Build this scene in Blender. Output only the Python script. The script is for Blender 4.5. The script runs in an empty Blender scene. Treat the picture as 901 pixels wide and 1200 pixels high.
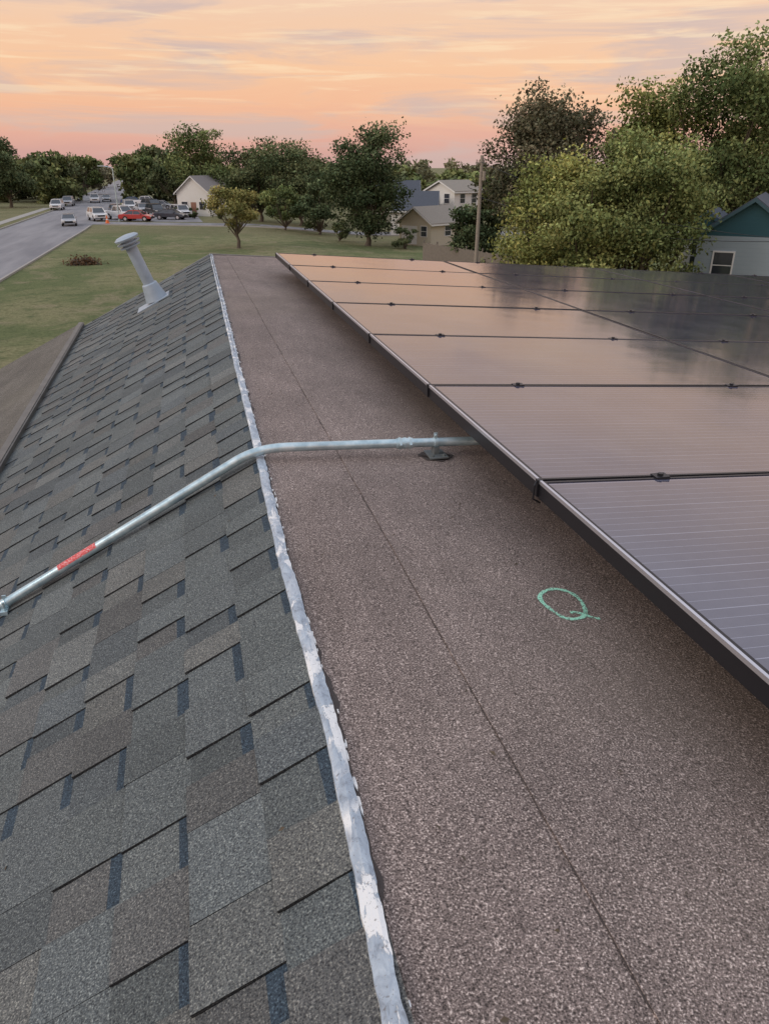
import bpy, math, random
import numpy as np
from mathutils import Vector, Matrix, noise as mnoise
random.seed(7)
scene = bpy.context.scene
CAMZ = 4.9
GZ = -2.2
# ------------------------------------------------------------------ helpers
class NT:
    def __init__(s, mat):
        s.nt = mat.node_tree; s.n = s.nt.nodes; s.l = s.nt.links
    def node(s, t, **kw):
        nd = s.n.new(t)
        for k, v in kw.items():
            setattr(nd, k, v)
        return nd
    def link(s, a, b): s.l.new(a, b)
    def val(s, sock, v):
        if isinstance(v, bpy.types.NodeSocket): s.l.new(v, sock)
        else: sock.default_value = v
    def math(s, op, a, b=None, c=None, clamp=False):
        nd = s.node('ShaderNodeMath', operation=op); nd.use_clamp = clamp
        s.val(nd.inputs[0], a)
        if b is not None: s.val(nd.inputs[1], b)
        if c is not None: s.val(nd.inputs[2], c)
        return nd.outputs[0]
    def mix(s, fac, a, b, blend='MIX'):
        nd = s.node('ShaderNodeMix', data_type='RGBA', blend_type=blend)
        s.val(nd.inputs[0], fac); s.val(nd.inputs[6], a); s.val(nd.inputs[7], b)
        return nd.outputs[2]
    def grey(s, f):
        cc = s.node('ShaderNodeCombineColor')
        for i in range(3): s.link(f, cc.inputs[i])
        return cc.outputs[0]
    def noise(s, vec, scale, detail=2.0, rough=0.5, dist=0.0):
        nd = s.node('ShaderNodeTexNoise')
        if vec is not None: s.l.new(vec, nd.inputs['Vector'])
        nd.inputs['Scale'].default_value = scale; nd.inputs['Detail'].default_value = detail
        nd.inputs['Roughness'].default_value = rough; nd.inputs['Distortion'].default_value = dist
        return nd.outputs['Fac']
    def ramp(s, fac, stops, interp='LINEAR'):
        nd = s.node('ShaderNodeValToRGB'); cr = nd.color_ramp; cr.interpolation = interp
        while len(cr.elements) < len(stops): cr.elements.new(0.5)
        for e, (p, c) in zip(cr.elements, stops):
            e.position = p; e.color = c if len(c) == 4 else (*c, 1)
        s.l.new(fac, nd.inputs[0]); return nd.outputs[0]
    def smooth(s, v, a, b):
        nd = s.node('ShaderNodeMapRange'); nd.interpolation_type = 'SMOOTHSTEP'
        s.val(nd.inputs[0], v); nd.inputs[1].default_value = a; nd.inputs[2].default_value = b
        return nd.outputs[0]
    def coord(s, kind='Object'): return s.node('ShaderNodeTexCoord').outputs[kind]
    def mapping(s, vec, scale=(1, 1, 1), rot=(0, 0, 0), loc=(0, 0, 0)):
        nd = s.node('ShaderNodeMapping'); s.l.new(vec, nd.inputs[0])
        nd.inputs['Scale'].default_value = scale; nd.inputs['Rotation'].default_value = rot
        nd.inputs['Location'].default_value = loc; return nd.outputs[0]
    def bump(s, h, strength=0.4, dist=0.01):
        nd = s.node('ShaderNodeBump'); s.l.new(h, nd.inputs['Height'])
        nd.inputs['Strength'].default_value = strength; nd.inputs['Distance'].default_value = dist
        return nd.outputs[0]

def new_mat(name):
    m = bpy.data.materials.new(name); m.use_nodes = True
    t = NT(m); b = t.n['Principled BSDF']
    return m, t, b

def simple_mat(name, col, rough=0.6, metal=0.0, var=0.15, scale=6.0, bump=0.0, spec=0.5):
    m, t, b = new_mat(name)
    co = t.coord('Object')
    n = t.noise(co, scale, 4, 0.6)
    f = t.math('MULTIPLY_ADD', n, 2*var, 1-var)
    c = t.mix(1.0, col, t.grey(f), 'MULTIPLY')
    t.link(c, b.inputs['Base Color'])
    b.inputs['Roughness'].default_value = rough; b.inputs['Metallic'].default_value = metal
    b.inputs['Specular IOR Level'].default_value = spec
    if bump > 0: t.link(t.bump(n, bump, 0.02), b.inputs['Normal'])
    return m

class MB:
    def __init__(s): s.v = []; s.f = []; s.m = []; s.c = []
    def face(s, pts, mi=0, col=(1, 1, 1)):
        k = len(s.v); s.v.extend([tuple(p) for p in pts]); s.f.append(tuple(range(k, k+len(pts)))); s.m.append(mi); s.c.append(col)
    def mesh(s, vs, fs, mi=0, col=(1, 1, 1)):
        k = len(s.v); s.v.extend([tuple(p) for p in vs])
        for f in fs: s.f.append(tuple(i+k for i in f)); s.m.append(mi); s.c.append(col)
    def box(s, lo, hi, mi=0, col=(1, 1, 1), M=None):
        x0, y0, z0 = lo; x1, y1, z1 = hi
        vs = [Vector(p) for p in [(x0,y0,z0),(x1,y0,z0),(x1,y1,z0),(x0,y1,z0),(x0,y0,z1),(x1,y0,z1),(x1,y1,z1),(x0,y1,z1)]]
        if M is not None: vs = [M @ p for p in vs]
        s.mesh(vs, [(0,3,2,1),(4,5,6,7),(0,1,5,4),(1,2,6,5),(2,3,7,6),(3,0,4,7)], mi, col)
    def tube(s, pts, radii, seg=12, mi=0, col=(1, 1, 1), caps=True):
        pts = [Vector(p) for p in pts]; n = len(pts); vs = []
        up = None
        for i, p in enumerate(pts):
            t = (pts[min(i+1, n-1)] - pts[max(i-1, 0)])
            if t.length < 1e-9: t = Vector((0, 0, 1))
            t.normalize()
            if up is None:
                up = Vector((0, 0, 1)) if abs(t.z) < 0.9 else Vector((1, 0, 0))
            a = t.cross(up).normalized(); b = t.cross(a).normalized(); up = a.cross(t).normalized()
            r = radii[i] if hasattr(radii, '__len__') else radii
            for k in range(seg):
                an = 2*math.pi*k/seg; vs.append(p + a*math.cos(an)*r + b*math.sin(an)*r)
        fs = []
        for i in range(n-1):
            for k in range(seg):
                k2 = (k+1) % seg; fs.append((i*seg+k, i*seg+k2, (i+1)*seg+k2, (i+1)*seg+k))
        if caps: fs.append(tuple(range(seg))); fs.append(tuple((n-1)*seg+k for k in reversed(range(seg))))
        s.mesh(vs, fs, mi, col)
    def obj(s, name, mats, parent=None, smooth=False, colattr=False, loc=None, rotz=0.0):
        me = bpy.data.meshes.new(name); me.from_pydata(s.v, [], s.f)
        for m in mats: me.materials.append(m)
        me.polygons.foreach_set('material_index', s.m)
        if smooth: me.polygons.foreach_set('use_smooth', [True]*len(s.f))
        if colattr:
            at = me.color_attributes.new('col', 'FLOAT_COLOR', 'CORNER')
            arr = []
            for f, c in zip(s.f, s.c): arr.extend([c[0], c[1], c[2], 1.0]*len(f))
            at.data.foreach_set('color', arr)
        me.update()
        o = bpy.data.objects.new(name, me); scene.collection.objects.link(o)
        if loc is not None: o.location = loc
        o.rotation_euler = (0, 0, rotz)
        if parent: o.parent = parent
        return o

def fix_normals(o):
    import bmesh
    bm = bmesh.new(); bm.from_mesh(o.data); bmesh.ops.remove_doubles(bm, verts=bm.verts, dist=1e-5)
    bmesh.ops.recalc_face_normals(bm, faces=bm.faces); bm.to_mesh(o.data); bm.free()

def empty(name, loc=(0, 0, 0), rotz=0.0):
    e = bpy.data.objects.new(name, None); scene.collection.objects.link(e); e.location = loc
    e.rotation_euler = (0, 0, rotz); e.empty_display_size = 0.3; return e

def ss(a, b, x):
    t = min(max((x-a)/(b-a), 0), 1); return t*t*(3-2*t)
def terrain(x, y):
    return GZ - 0.8*ss(8, 23, x)*ss(38, 82, y)
def terrain_np(x, y):
    f = lambda a, b, v: (lambda t: t*t*(3-2*t))(np.clip((v-a)/(b-a), 0, 1))
    return GZ - 0.8*f(8, 23, x)*f(38, 82, y)

# ------------------------------------------------------------------ world
w = bpy.data.worlds.new("World"); scene.world = w; w.use_nodes = True
t = NT(w); bg = t.n['Background']
SUN_EL = math.radians(24); SUN_AZ = math.radians(-100)
dirv = t.coord('Generated')
sep = t.node('ShaderNodeSeparateXYZ'); t.link(dirv, sep.inputs[0])
z = sep.outputs[2]
n1 = t.noise(t.mapping(dirv, (1.5, 1.5, 15), rot=(0.06, 0.05, 0)), 2.2, 5, 0.6, 0.7)
n2 = t.noise(t.mapping(dirv, (2.0, 2.0, 34), rot=(-0.05, 0.07, 0.4)), 3.0, 4, 0.6, 0.5)
zz = t.math('ADD', z, t.math('MULTIPLY', t.math('SUBTRACT', n1, 0.5), 0.06))
g = t.ramp(zz, [(0.0, (.58,.33,.31)), (0.03, (.73,.38,.30)), (0.062, (.86,.46,.28)), (0.10, (.90,.53,.31)),
                (0.15, (.87,.57,.38)), (0.24, (.88,.64,.51)), (0.38, (.72,.66,.70)), (0.65, (.72,.77,.90)), (1.0, (.78,.85,.98))])
cl = t.smooth(n1, 0.47, 0.66)
g2 = t.mix(t.math('MULTIPLY', cl, 0.72), g, (.56, .43, .41, 1))
cy = t.smooth(n2, 0.50, 0.68)
hz = t.smooth(z, 0.03, 0.10)
g3 = t.mix(t.math('MULTIPLY', t.math('MULTIPLY', cy, hz), 0.55), g2, (.96, .73, .47, 1))
hiz = t.smooth(z, 0.22, 0.40)
g3 = t.mix(hiz, g3, g)
sky = t.node('ShaderNodeTexSky', sky_type='NISHITA'); sky.sun_disc = False
sky.sun_elevation = SUN_EL; sky.sun_rotation = SUN_AZ
sc = t.node('ShaderNodeVectorMath', operation='SCALE'); t.link(sky.outputs[0], sc.inputs[0]); sc.inputs['Scale'].default_value = 0.012
fin = t.mix(1.0, g3, sc.outputs[0], 'ADD')
t.link(fin, bg.inputs[0]); bg.inputs[1].default_value = 1.0

sd = bpy.data.lights.new('sun', 'SUN'); sd.energy = 1.2; sd.angle = math.radians(30); sd.color = (1.0, .90, .80)
so = bpy.data.objects.new('sun', sd); scene.collection.objects.link(so)
sv = Vector((math.sin(SUN_AZ)*math.cos(SUN_EL), math.cos(SUN_AZ)*math.cos(SUN_EL), math.sin(SUN_EL)))
so.rotation_euler = sv.to_track_quat('Z', 'Y').to_euler()

# ------------------------------------------------------------------ camera
cd = bpy.data.cameras.new('camera'); cam = bpy.data.objects.new('camera', cd); scene.collection.objects.link(cam)
cd.sensor_fit = 'VERTICAL'; cd.sensor_height = 24; cd.lens = 870/1200*24; cd.clip_start = 0.05; cd.clip_end = 5000
cam.location = (0, 0, CAMZ); cam.rotation_euler = (math.radians(65), 0, math.radians(-14.3))
scene.camera = cam
scene.view_settings.view_transform = 'Standard'; scene.view_settings.look = 'None'
scene.view_settings.exposure = 0; scene.view_settings.gamma = 1

# ------------------------------------------------------------------ materials
def membrane_mat(name, base, tone=1.0):
    m, t, b = new_mat(name); co = t.coord('Object')
    gr = t.noise(co, 290, 1, 0.7)
    gr2 = t.noise(co, 120, 2, 0.6)
    big = t.noise(co, 1.3, 4, 0.6); mid = t.noise(t.mapping(co, (1, .35, 1)), 9, 4, 0.6)
    c = t.ramp(gr, [(0.30, tuple(base[i]*0.24 for i in range(3))), (0.46, tuple(base[i]*0.82 for i in range(3))),
                    (0.60, tuple(base[i]*1.32 for i in range(3))), (0.71, (min(base[0]*3.1, .8), min(base[1]*3.3, .75), min(base[2]*3.3, .75)))])
    def mul(c, v, lo, hi):
        f = t.node('ShaderNodeMapRange'); t.link(v, f.inputs[0]); f.inputs[1].default_value = .3; f.inputs[2].default_value = .7
        f.inputs[3].default_value = lo; f.inputs[4].default_value = hi
        return t.mix(1.0, c, t.grey(f.outputs[0]), 'MULTIPLY')
    c = mul(c, gr2, .78, 1.22); c = mul(c, big, .78, 1.22); c = mul(c, mid, .90, 1.10)
    wp = t.smooth(t.noise(co, 0.8, 3, 0.5), 0.45, 0.7)
    c = t.mix(t.math('MULTIPLY', wp, .22), c, (base[0]*1.15, base[1]*1.17, base[2]*.98, 1))
    st = t.smooth(t.noise(co, 3.2, 4, .65, .5), .62, .74)
    c = t.mix(t.math('MULTIPLY', st, .25), c, (base[0]*.5, base[1]*.5, base[2]*.5, 1))
    t.link(c, b.inputs['Base Color']); b.inputs['Roughness'].default_value = 0.85
    b.inputs['Specular IOR Level'].default_value = 0.3
    t.link(t.bump(t.math('ADD', gr, t.math('MULTIPLY', gr2, .7)), 0.7, 0.003), b.inputs['Normal'])
    return m
m_membrane = membrane_mat('brown_granule_membrane', (.215, .167, .147))
m_membrane_dk = membrane_mat('brown_granule_membrane_lower', (.12, .107, .090))

def shingle_mat():
    m, t, b = new_mat('asphalt_shingle'); co = t.coord('Object')
    at = t.node('ShaderNodeAttribute', attribute_name='col').outputs['Color']
    gr = t.noise(co, 290, 1, 0.7); gr2 = t.noise(co, 110, 2, 0.6); big = t.noise(co, 2.0, 4, 0.6)
    k = t.ramp(gr, [(0.30, (.32,.33,.36)), (0.47, (.85,.87,.89)), (0.6, (1.2,1.2,1.18)), (0.74, (2.7,2.65,2.5))])
    c = t.mix(1.0, at, k, 'MULTIPLY')
    f = t.math('MULTIPLY_ADD', big, .5, .75); f = t.math('MULTIPLY', f, t.math('MULTIPLY_ADD', gr2, .6, .7))
    c = t.mix(1.0, c, t.grey(f), 'MULTIPLY')
    t.link(c, b.inputs['Base Color']); b.inputs['Roughness'].default_value = .88; b.inputs['Specular IOR Level'].default_value = .3
    t.link(t.bump(t.math('ADD', gr, gr2), 0.6, 0.003), b.inputs['Normal'])
    return m
m_shingle = shingle_mat()
m_black = simple_mat('black_rubber', (.012, .012, .014, 1), .5)
m_blackmetal = simple_mat('black_anodised', (.018, .018, .022, 1), .4, .3)
m_alu = simple_mat('silver_aluminium', (.62, .62, .66, 1), .35, .8, .08)
def galv_mat():
    m, t, b = new_mat('galvanised_steel'); co = t.coord('Object')
    n = t.noise(co, 25, 4, .65); n2 = t.noise(co, 5, 3, .5)
    c = t.ramp(n, [(0.3, (.36,.48,.53)), (0.5, (.50,.63,.67)), (0.7, (.68,.77,.79))])
    d = t.smooth(n2, .52, .75)
    c = t.mix(t.math('MULTIPLY', d, .45), c, (.20, .22, .23, 1))
    t.link(c, b.inputs['Base Color']); b.inputs['Metallic'].default_value = .6
    t.link(t.math('MULTIPLY_ADD', n, .3, .2), b.inputs['Roughness'])
    return m
m_galv = galv_mat()

def flash_mat():
    m, t, b = new_mat('weathered_edge_metal'); co = t.coord('Object')
    n = t.noise(t.mapping(co, (1, .5, 1)), 50, 5, .7, .8); n2 = t.noise(co, 6, 3, .6); n3 = t.noise(co, 150, 2, .6)
    n4 = t.noise(t.mapping(co, (1, .35, 1)), 24, 5, .7, .6)
    c = t.ramp(n, [(0.32, (.22,.25,.29)), (0.44, (.33,.38,.44)), (0.60, (.42,.48,.54)), (0.75, (.52,.57,.62))])
    patch = t.math('MULTIPLY', t.smooth(n4, .50, .535), t.math('SUBTRACT', 1.0, t.math('MULTIPLY', t.smooth(n2, .48, .58), .8)))
    c = t.mix(patch, c, (.76, .76, .75, 1))
    c = t.mix(t.math('MULTIPLY', t.smooth(n3, .60, .72), .6), c, (.13, .11, .10, 1))
    t.link(c, b.inputs['Base Color']); b.inputs['Roughness'].default_value = .6; b.inputs['Metallic'].default_value = .1
    t.link(t.bump(t.math('ADD', n, patch), .5, .002), b.inputs['Normal'])
    return m
m_flash = flash_mat()
m_caulk = simple_mat('white_sealant', (.70, .70, .69, 1), .7, 0, .35, 90, .4)
m_tar = simple_mat('black_roof_tar', (.065, .052, .047, 1), .8, 0, .3, 50, .4)

def panel_mat():
    m, t, b = new_mat('solar_cell_glass'); co = t.coord('Object')
    s = t.node('ShaderNodeSeparateXYZ'); t.link(co, s.inputs[0])
    def lines(v, pitch, wd):
        q = t.math('ABSOLUTE', t.math('SUBTRACT', t.math('FRACT', t.math('DIVIDE', v, pitch)), .5))
        return t.math('GREATER_THAN', q, .5 - wd/pitch/2)
    busb = lines(s.outputs[1], .0333, .0014)
    fing = lines(s.outputs[0], .165, .0022)
    celly = lines(s.outputs[1], .1667, .0026)
    n = t.noise(co, 3, 4, .6); n2 = t.noise(co, 30, 3, .6)
    base = t.mix(n, (.020, .021, .050, 1), (.036, .038, .076, 1))
    base = t.mix(t.math('MULTIPLY', busb, .6), base, (.34, .35, .45, 1))
    base = t.mix(t.math('MULTIPLY', fing, .35), base, (.008, .008, .012, 1))
    base = t.mix(t.math('MULTIPLY', celly, .4), base, (.36, .37, .45, 1))
    dust = t.smooth(t.math('ADD', n, t.math('MULTIPLY', n2, .3)), .45, .9)
    base = t.mix(t.math('MULTIPLY_ADD', dust, .08, .02), base, (.40, .39, .43, 1))
    t.link(base, b.inputs['Base Color'])
    t.link(t.math('MULTIPLY_ADD', n, .07, .06), b.inputs['Roughness'])
    b.inputs['IOR'].default_value = 2.35
    wv = t.noise(co, 1.7, 2, .5)
    t.link(t.bump(wv, .10, .02), b.inputs['Normal'])
    return m
m_panel = panel_mat()

# ------------------------------------------------------------------ our house: roof planes
SL = .55; XR = .165; ZR = CAMZ - .95
th = math.atan(SL); cth, sth = math.cos(th), math.sin(th)
Y0, Y1 = -3.0, 9.5
def DX(y): return .0165*max(0, y-1.8)      # the ridge line runs very slightly out of square
house = empty('shingle_roof_house', (0, 0, 0))
def SP(s, y, h=0.0):
    return (XR + DX(y)*max(0, 1-s/1.6) - s*cth - sth*h, y, ZR - s*sth + cth*h)
mb = MB(); E = .150; NC = 11
pal = [(.114,.124,.121),(.122,.131,.127),(.104,.113,.112),(.136,.140,.133),(.110,.109,.104),(.117,.128,.127),(.128,.128,.119),(.098,.108,.110),(.108,.118,.116)]
rr = random.Random(3)
for i in range(NC):
    s0, s1 = i*E, (i+1)*E
    y = Y0 - rr.random()*.2; slot = False
    while y < Y1:
        if slot: L = rr.uniform(.06, .14)
        else: L = rr.uniform(.09, .20)
        ya, yb = max(y, Y0), min(y+L, Y1)
        if yb - ya > .004:
            c = rr.choice(pal); k = rr.uniform(.86, 1.14); c = tuple(v*k for v in c)
            if slot: h0, h1 = .001, .0045; c = tuple(v*.92 for v in c)
            else: h0 = .003 + rr.uniform(0, .001); h1 = .0095 + rr.uniform(0, .002)
            j = rr.uniform(-.003, .003); s1j = s1 + j + (0 if not slot else -.002)
            d = .0008
            A = SP(s0-.01, ya+d, h0); B = SP(s0-.01, yb-d, h0); C = SP(s1j, yb-d, h1); D = SP(s1j, ya+d, h1)
            if slot:
                bw = rr.uniform(.024, .034)
                fr = (bw+.01)/(s1j-s0+.01); hm = h0+(h1-h0)*fr
                M1 = SP(s0+bw, ya+d, hm); M2 = SP(s0+bw, yb-d, hm)
                mb.face([A, M1, M2, B], 0, (.040, .058, .076)); mb.face([M1, D, C, M2], 0, c)
            else:
                mb.face([A, D, C, B], 0, c)
            low = (.03, .03, .03)
            D0 = SP(s1j, ya+d, -.004); C0 = SP(s1j, yb-d, -.004); A0 = SP(s0-.01, ya+d, -.004); B0 = SP(s0-.01, yb-d, -.004)
            mb.face([D, D0, C0, C], 0, low); mb.face([A, A0, D0, D], 0, low); mb.face([B, C, C0, B0], 0, low)
        y += L
        slot = (not slot) and rr.random() < .66
for i in range(NC):          # underlay follows the courses
    for a, bb in ((Y0, 1.8), (1.8, Y1)):
        h = -.006
        mb.face([SP(i*E, a, h), SP((i+1)*E, a, h), SP((i+1)*E, bb, h), SP(i*E, bb, h)], 0, (.03, .03, .032))
mb.obj('shingle_slope', [m_shingle], house, colattr=True)

MS = .07
def MZ(x, h=0): return ZR - MS*(x-XR) + h
XE = 8.7
mb = MB()
def wob(y, s, a): return a*(mnoise.noise(Vector((s, y*1.3, 0)))+.5*mnoise.noise(Vector((s, y*7, 3))))
ys = np.linspace(Y0, Y1, 260)
for a, bb in zip(ys[:-1], ys[1:]):
    ea, eb = XR-.005+DX(a), XR-.005+DX(bb)
    mb.face([(ea, a, MZ(ea)), (.52, a, MZ(.52)), (.52, bb, MZ(.52)), (eb, bb, MZ(eb))])
    xa, xb = .475+wob(a, 1, .004), .475+wob(bb, 1, .004)
    mb.face([(xa, a, MZ(xa, .004)), (XE, a, MZ(XE, .004)), (XE, bb, MZ(XE, .004)), (xb, bb, MZ(xb, .004))])
    mb.face([(xa, a, MZ(xa)), (xa, a, MZ(xa, .004)), (xb, bb, MZ(xb, .004)), (xb, bb, MZ(xb))])
mb.obj('membrane_sheet', [m_membrane], house)
mb = MB()
ys = np.linspace(Y0, Y1, 900)
for a, bb in zip(ys[:-1], ys[1:]):
    xa, xb = .475+wob(a, 1, .004), .475+wob(bb, 1, .004)
    fw = lambda y: max(.0004, .0012+.005*mnoise.noise(Vector((0, y*6, 7)))+.003*mnoise.noise(Vector((0, y*25, 7))))
    wa, wb = fw(a), fw(bb)
    mb.face([(xa-wa, a, MZ(xa, .0022)), (xa-.0001, a, MZ(xa, .0022)), (xb-.0001, bb, MZ(xb, .0022)), (xb-wb, bb, MZ(xb, .0022))])
mb.obj('seam_bitumen_bleed', [m_tar], house)

xl = XR - NC*E*cth + .03; zl = ZR - NC*E*sth + .06
mb = MB()
mb.face([(xl-.03, Y0, zl), (xl-.03, Y1, zl), (-3.9, Y1, zl-.5*(xl-.03+3.9)), (-3.9, Y0, zl-.5*(xl-.03+3.9))])
mb.obj('lower_membrane_slope', [m_membrane_dk], house)
m_edge = simple_mat('brown_edge_metal', (.15, .14, .125, 1), .55, .3, .4, 8)
mb = MB()
mb.box((xl-.045, Y0, zl-.10), (xl, Y1, zl+.012)); mb.box((xl-.002, Y0, zl-.035), (xl+.012, Y1, zl+.006))
mb.obj('raised_edge_trim', [m_edge], house)
m_wall = simple_mat('painted_siding', (.55, .52, .47, 1), .7)
m_fascia = simple_mat('fascia_board', (.20, .19, .18, 1), .6)
mb = MB()
for yy in (Y0, Y1):
    o = .03 if yy > 0 else -.03; xr_ = XR+DX(yy)
    ya, yb = min(yy, yy+o), max(yy, yy+o)
    for (xa, za, xb, zb) in [(xr_, ZR, xl, ZR-SL*(XR-xl)), (xl, zl, -3.9, zl-.5*(xl+3.9)), (XE, MZ(XE), xr_, ZR)]:
        vs = [(xa, ya, za+.006), (xb, ya, zb+.006), (xb, ya, zb-.16), (xa, ya, za-.16), (xa, yb, za+.006), (xb, yb, zb+.006), (xb, yb, zb-.16), (xa, yb, za-.16)]
        mb.mesh(vs, [(0,1,2,3),(7,6,5,4),(0,4,5,1),(1,5,6,2),(2,6,7,3),(3,7,4,0)])
mb.box((XE, Y0, MZ(XE)-.16), (XE+.03, Y1, MZ(XE)+.012)); zb = zl-.5*(xl+3.9); mb.box((-3.93, Y0, zb-.16), (-3.9, Y1, zb+.01))
mb.obj('fascia', [m_fascia], house)
mb = MB(); a, b_ = Y0+.3, Y1-.4
prof = [(-3.6, GZ), (8.4, GZ), (8.4, MZ(8.4)-.1), (XR, ZR-.1), (xl, ZR-SL*(XR-xl)-.1), (-3.6, zl-.5*(xl+3.6)-.12)]
n = len(prof); vs = [(x, a, z) for x, z in prof]+[(x, b_, z) for x, z in prof]
fs = [tuple(range(n)), tuple(reversed(range(n, 2*n)))]+[(i, i+n, (i+1) % n+n, (i+1) % n) for i in range(n)]
mb.mesh(vs, fs); mb.obj('walls', [m_wall], house)

# ridge flashing: flat folded metal strip with patchy coating
fl = empty('ridge_edge_flashing')
mb = MB(); ys = np.arange(Y0, Y1+.02, .010)
def fx(y):
    return XR + .006 + DX(y) - .028*ss(1.1, .3, y) + .006*mnoise.noise(Vector((2.0, y*.9, 0))) + .0015*mnoise.noise(Vector((5, y*6, 0)))
rows = []
QS = [-1, -.97, -.5, -.06, .06, .5, .97, 1]
for y in ys:
    c = fx(y)
    wl = .015 + .002*mnoise.noise(Vector((1, y*5, 9))) + .002*mnoise.noise(Vector((4, y*31, 9)))
    wr = .015 + .004*mnoise.noise(Vector((8, y*6, 2))) + .0035*mnoise.noise(Vector((3, y*33, 2)))
    xr_ = XR+DX(y); r = []
    for k, q in enumerate(QS):
        x = c + (q*wl if q < 0 else q*wr)
        base = MZ(xr_, .004)-MS*(x-xr_) if x > xr_ else ZR - SL*(xr_-x)*.75 + .004
        h = .0015*(1-abs(q)**2) + .003 + .0011*mnoise.noise(Vector((x*60, y*25, 1))) + .0009*mnoise.noise(Vector((x*150, y*80, 1)))
        if abs(q) == 1: h = -.014
        r.append((x, y, base+h+.002))
    rows.append(r)
vs = [p for r in rows for p in r]; K = 8
fs = [(i*K+k, i*K+k+1, (i+1)*K+k+1, (i+1)*K+k) for i in range(len(rows)-1) for k in range(K-1)]
mb.mesh(vs, fs); mb.obj('metal_strip', [m_flash], fl)
mb = MB(); r2 = random.Random(11)
for _ in range(130):
    y = r2.uniform(.2, 9.3); c = fx(y) + r2.uniform(.012, .021); ln = r2.uniform(.003, .016); wd = r2.uniform(.0012, .0035)
    seg = 9; vv = []; zt = MZ(c, .004)
    for rr_, hh in ((1.0, 0.0), (.9, .0035)):
        for q in range(seg):
            an = 2*math.pi*q/seg
            kx = 1+.8*mnoise.noise(Vector((c*90+math.cos(an)*1.5, y*40+math.sin(an)*1.5, 0)))
            vv.append((c+wd*kx*rr_*math.cos(an), y+ln*kx*rr_*math.sin(an), zt+hh))
    ff = [(q, (q+1) % seg, seg+(q+1) % seg, seg+q) for q in range(seg)]+[tuple(seg+q for q in range(seg))]
    mb.mesh(vv, ff)
mb.obj('coating_flakes', [m_caulk], fl)
mb = MB(); ys = np.arange(Y0, Y1, .02)
for a, bb in zip(ys[:-1], ys[1:]):
    def e(y): return fx(y)+.010, fx(y)+.018+max(0, .022*mnoise.noise(Vector((0, y*3, 4)))+.012*mnoise.noise(Vector((0, y*17, 4))))
    (p, q), (r, s_) = e(a), e(bb)
    mb.face([(p, a, MZ(p, .0015)), (q, a, MZ(q, .0015)), (s_, bb, MZ(s_, .0015)), (r, bb, MZ(r, .0015))])
mb.obj('tar_bleed', [m_tar], fl)

# ------------------------------------------------------------------ solar array
arr = empty('solar_panel_array')
PX, PY = 1.78, 1.03; PZ0 = CAMZ-.80
tilt = math.atan(MS)
def panel_meshes():
    g = .010; fr = .010; W, L = PX-g, PY-g
    a = MB(); a.face([(fr, fr, 0), (W-fr, fr, 0), (W-fr, L-fr, 0), (fr, L-fr, 0)])
    b = MB()
    b.box((0, 0, -.036), (fr, L, .002)); b.box((W-fr, 0, -.036), (W, L, .002))
    b.box((fr, 0, -.036), (W-fr, fr, .002)); b.box((fr, L-fr, -.036), (W-fr, L, .002))
    b.face([(fr, fr, -.006), (fr, L-fr, -.006), (W-fr, L-fr, -.006), (W-fr, fr, -.006)], 0)
    return a, b
a, b = panel_meshes()
ga = a.obj('glass', [m_panel]); fb = b.obj('frame', [m_blackmetal])
gm, fm = ga.data, fb.data; bpy.data.objects.remove(ga); bpy.data.objects.remove(fb)
pr = random.Random(2); k = 0
for cx in range(4):
    for cy in range(8):
        k += 1
        x = .9 + cx*PX; y = -.30 + cy*PY
        e = empty('panel_%02d' % k, (x, y, PZ0-MS*(x-.9))); e.parent = arr
        e.rotation_euler = (pr.uniform(-.002, .002), tilt+pr.uniform(-.002, .002), 0)
        for nm, me in (('glass', gm), ('frame', fm)):
            o = bpy.data.objects.new('%s_%02d' % (nm, k), me); scene.collection.objects.link(o); o.parent = e
def AZ(x, h=0): return PZ0 - MS*(x-.9) + h
mb = MB()
mb.box((.891, -.30, AZ(.9)-.006), (.8985, 7.93, AZ(.9)+.0045))
mb.obj('outer_edge_trim', [m_alu], arr)
mb = MB()
mb.box((.893, -.30, AZ(.9)-.050), (.8985, 7.93, AZ(.9)-.0065))
for cy in range(0, 9):
    y = -.30+cy*PY-.005
    for cx in range(4):
        for fx_ in (.38, 1.42):
            x = .9+cx*PX+fx_
            mb.box((x-.022, y-.017, AZ(x)-.03), (x+.022, y+.017, AZ(x)+.006)); mb.tube([(x, y, AZ(x)+.004), (x, y, AZ(x)+.012)], .0085, 6)
            mb.box((x-.02, y-.02, MZ(x)+.004), (x+.02, y+.02, AZ(x)-.03)); mb.box((x-.07, y-.07, MZ(x)+.004), (x+.07, y+.07, MZ(x)+.012))
for x in [.9+cx*PX+q for cx in range(4) for q in (.38, 1.42)]:
    mb.box((x-.02, -.30, AZ(x)-.085), (x+.02, 7.9, AZ(x)-.040))
for cy in range(0, 9):
    y = -.30+cy*PY-.005
    mb.box((.886, y-.007, AZ(.9)-.045), (.902, y+.007, AZ(.9)+.0055))
mb.tube([(.886, 1.755, AZ(.9)), (.878, 1.75, AZ(.9)-.01), (.876, 1.748, AZ(.9)-.05), (.90, 1.75, AZ(.9)-.065)], .003, 8)
mb.obj('clamps_and_rails', [m_blackmetal], arr)
mb = MB(); pts = []
for i in range(60):
    y = -.2+i*.13; pts.append((1.0+.03*math.sin(i*1.3), y, AZ(1.0)-.08-.03*abs(math.sin(i*.6))))
mb.tube(pts, .004, 6); mb.obj('wiring', [m_black], arr)

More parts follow.
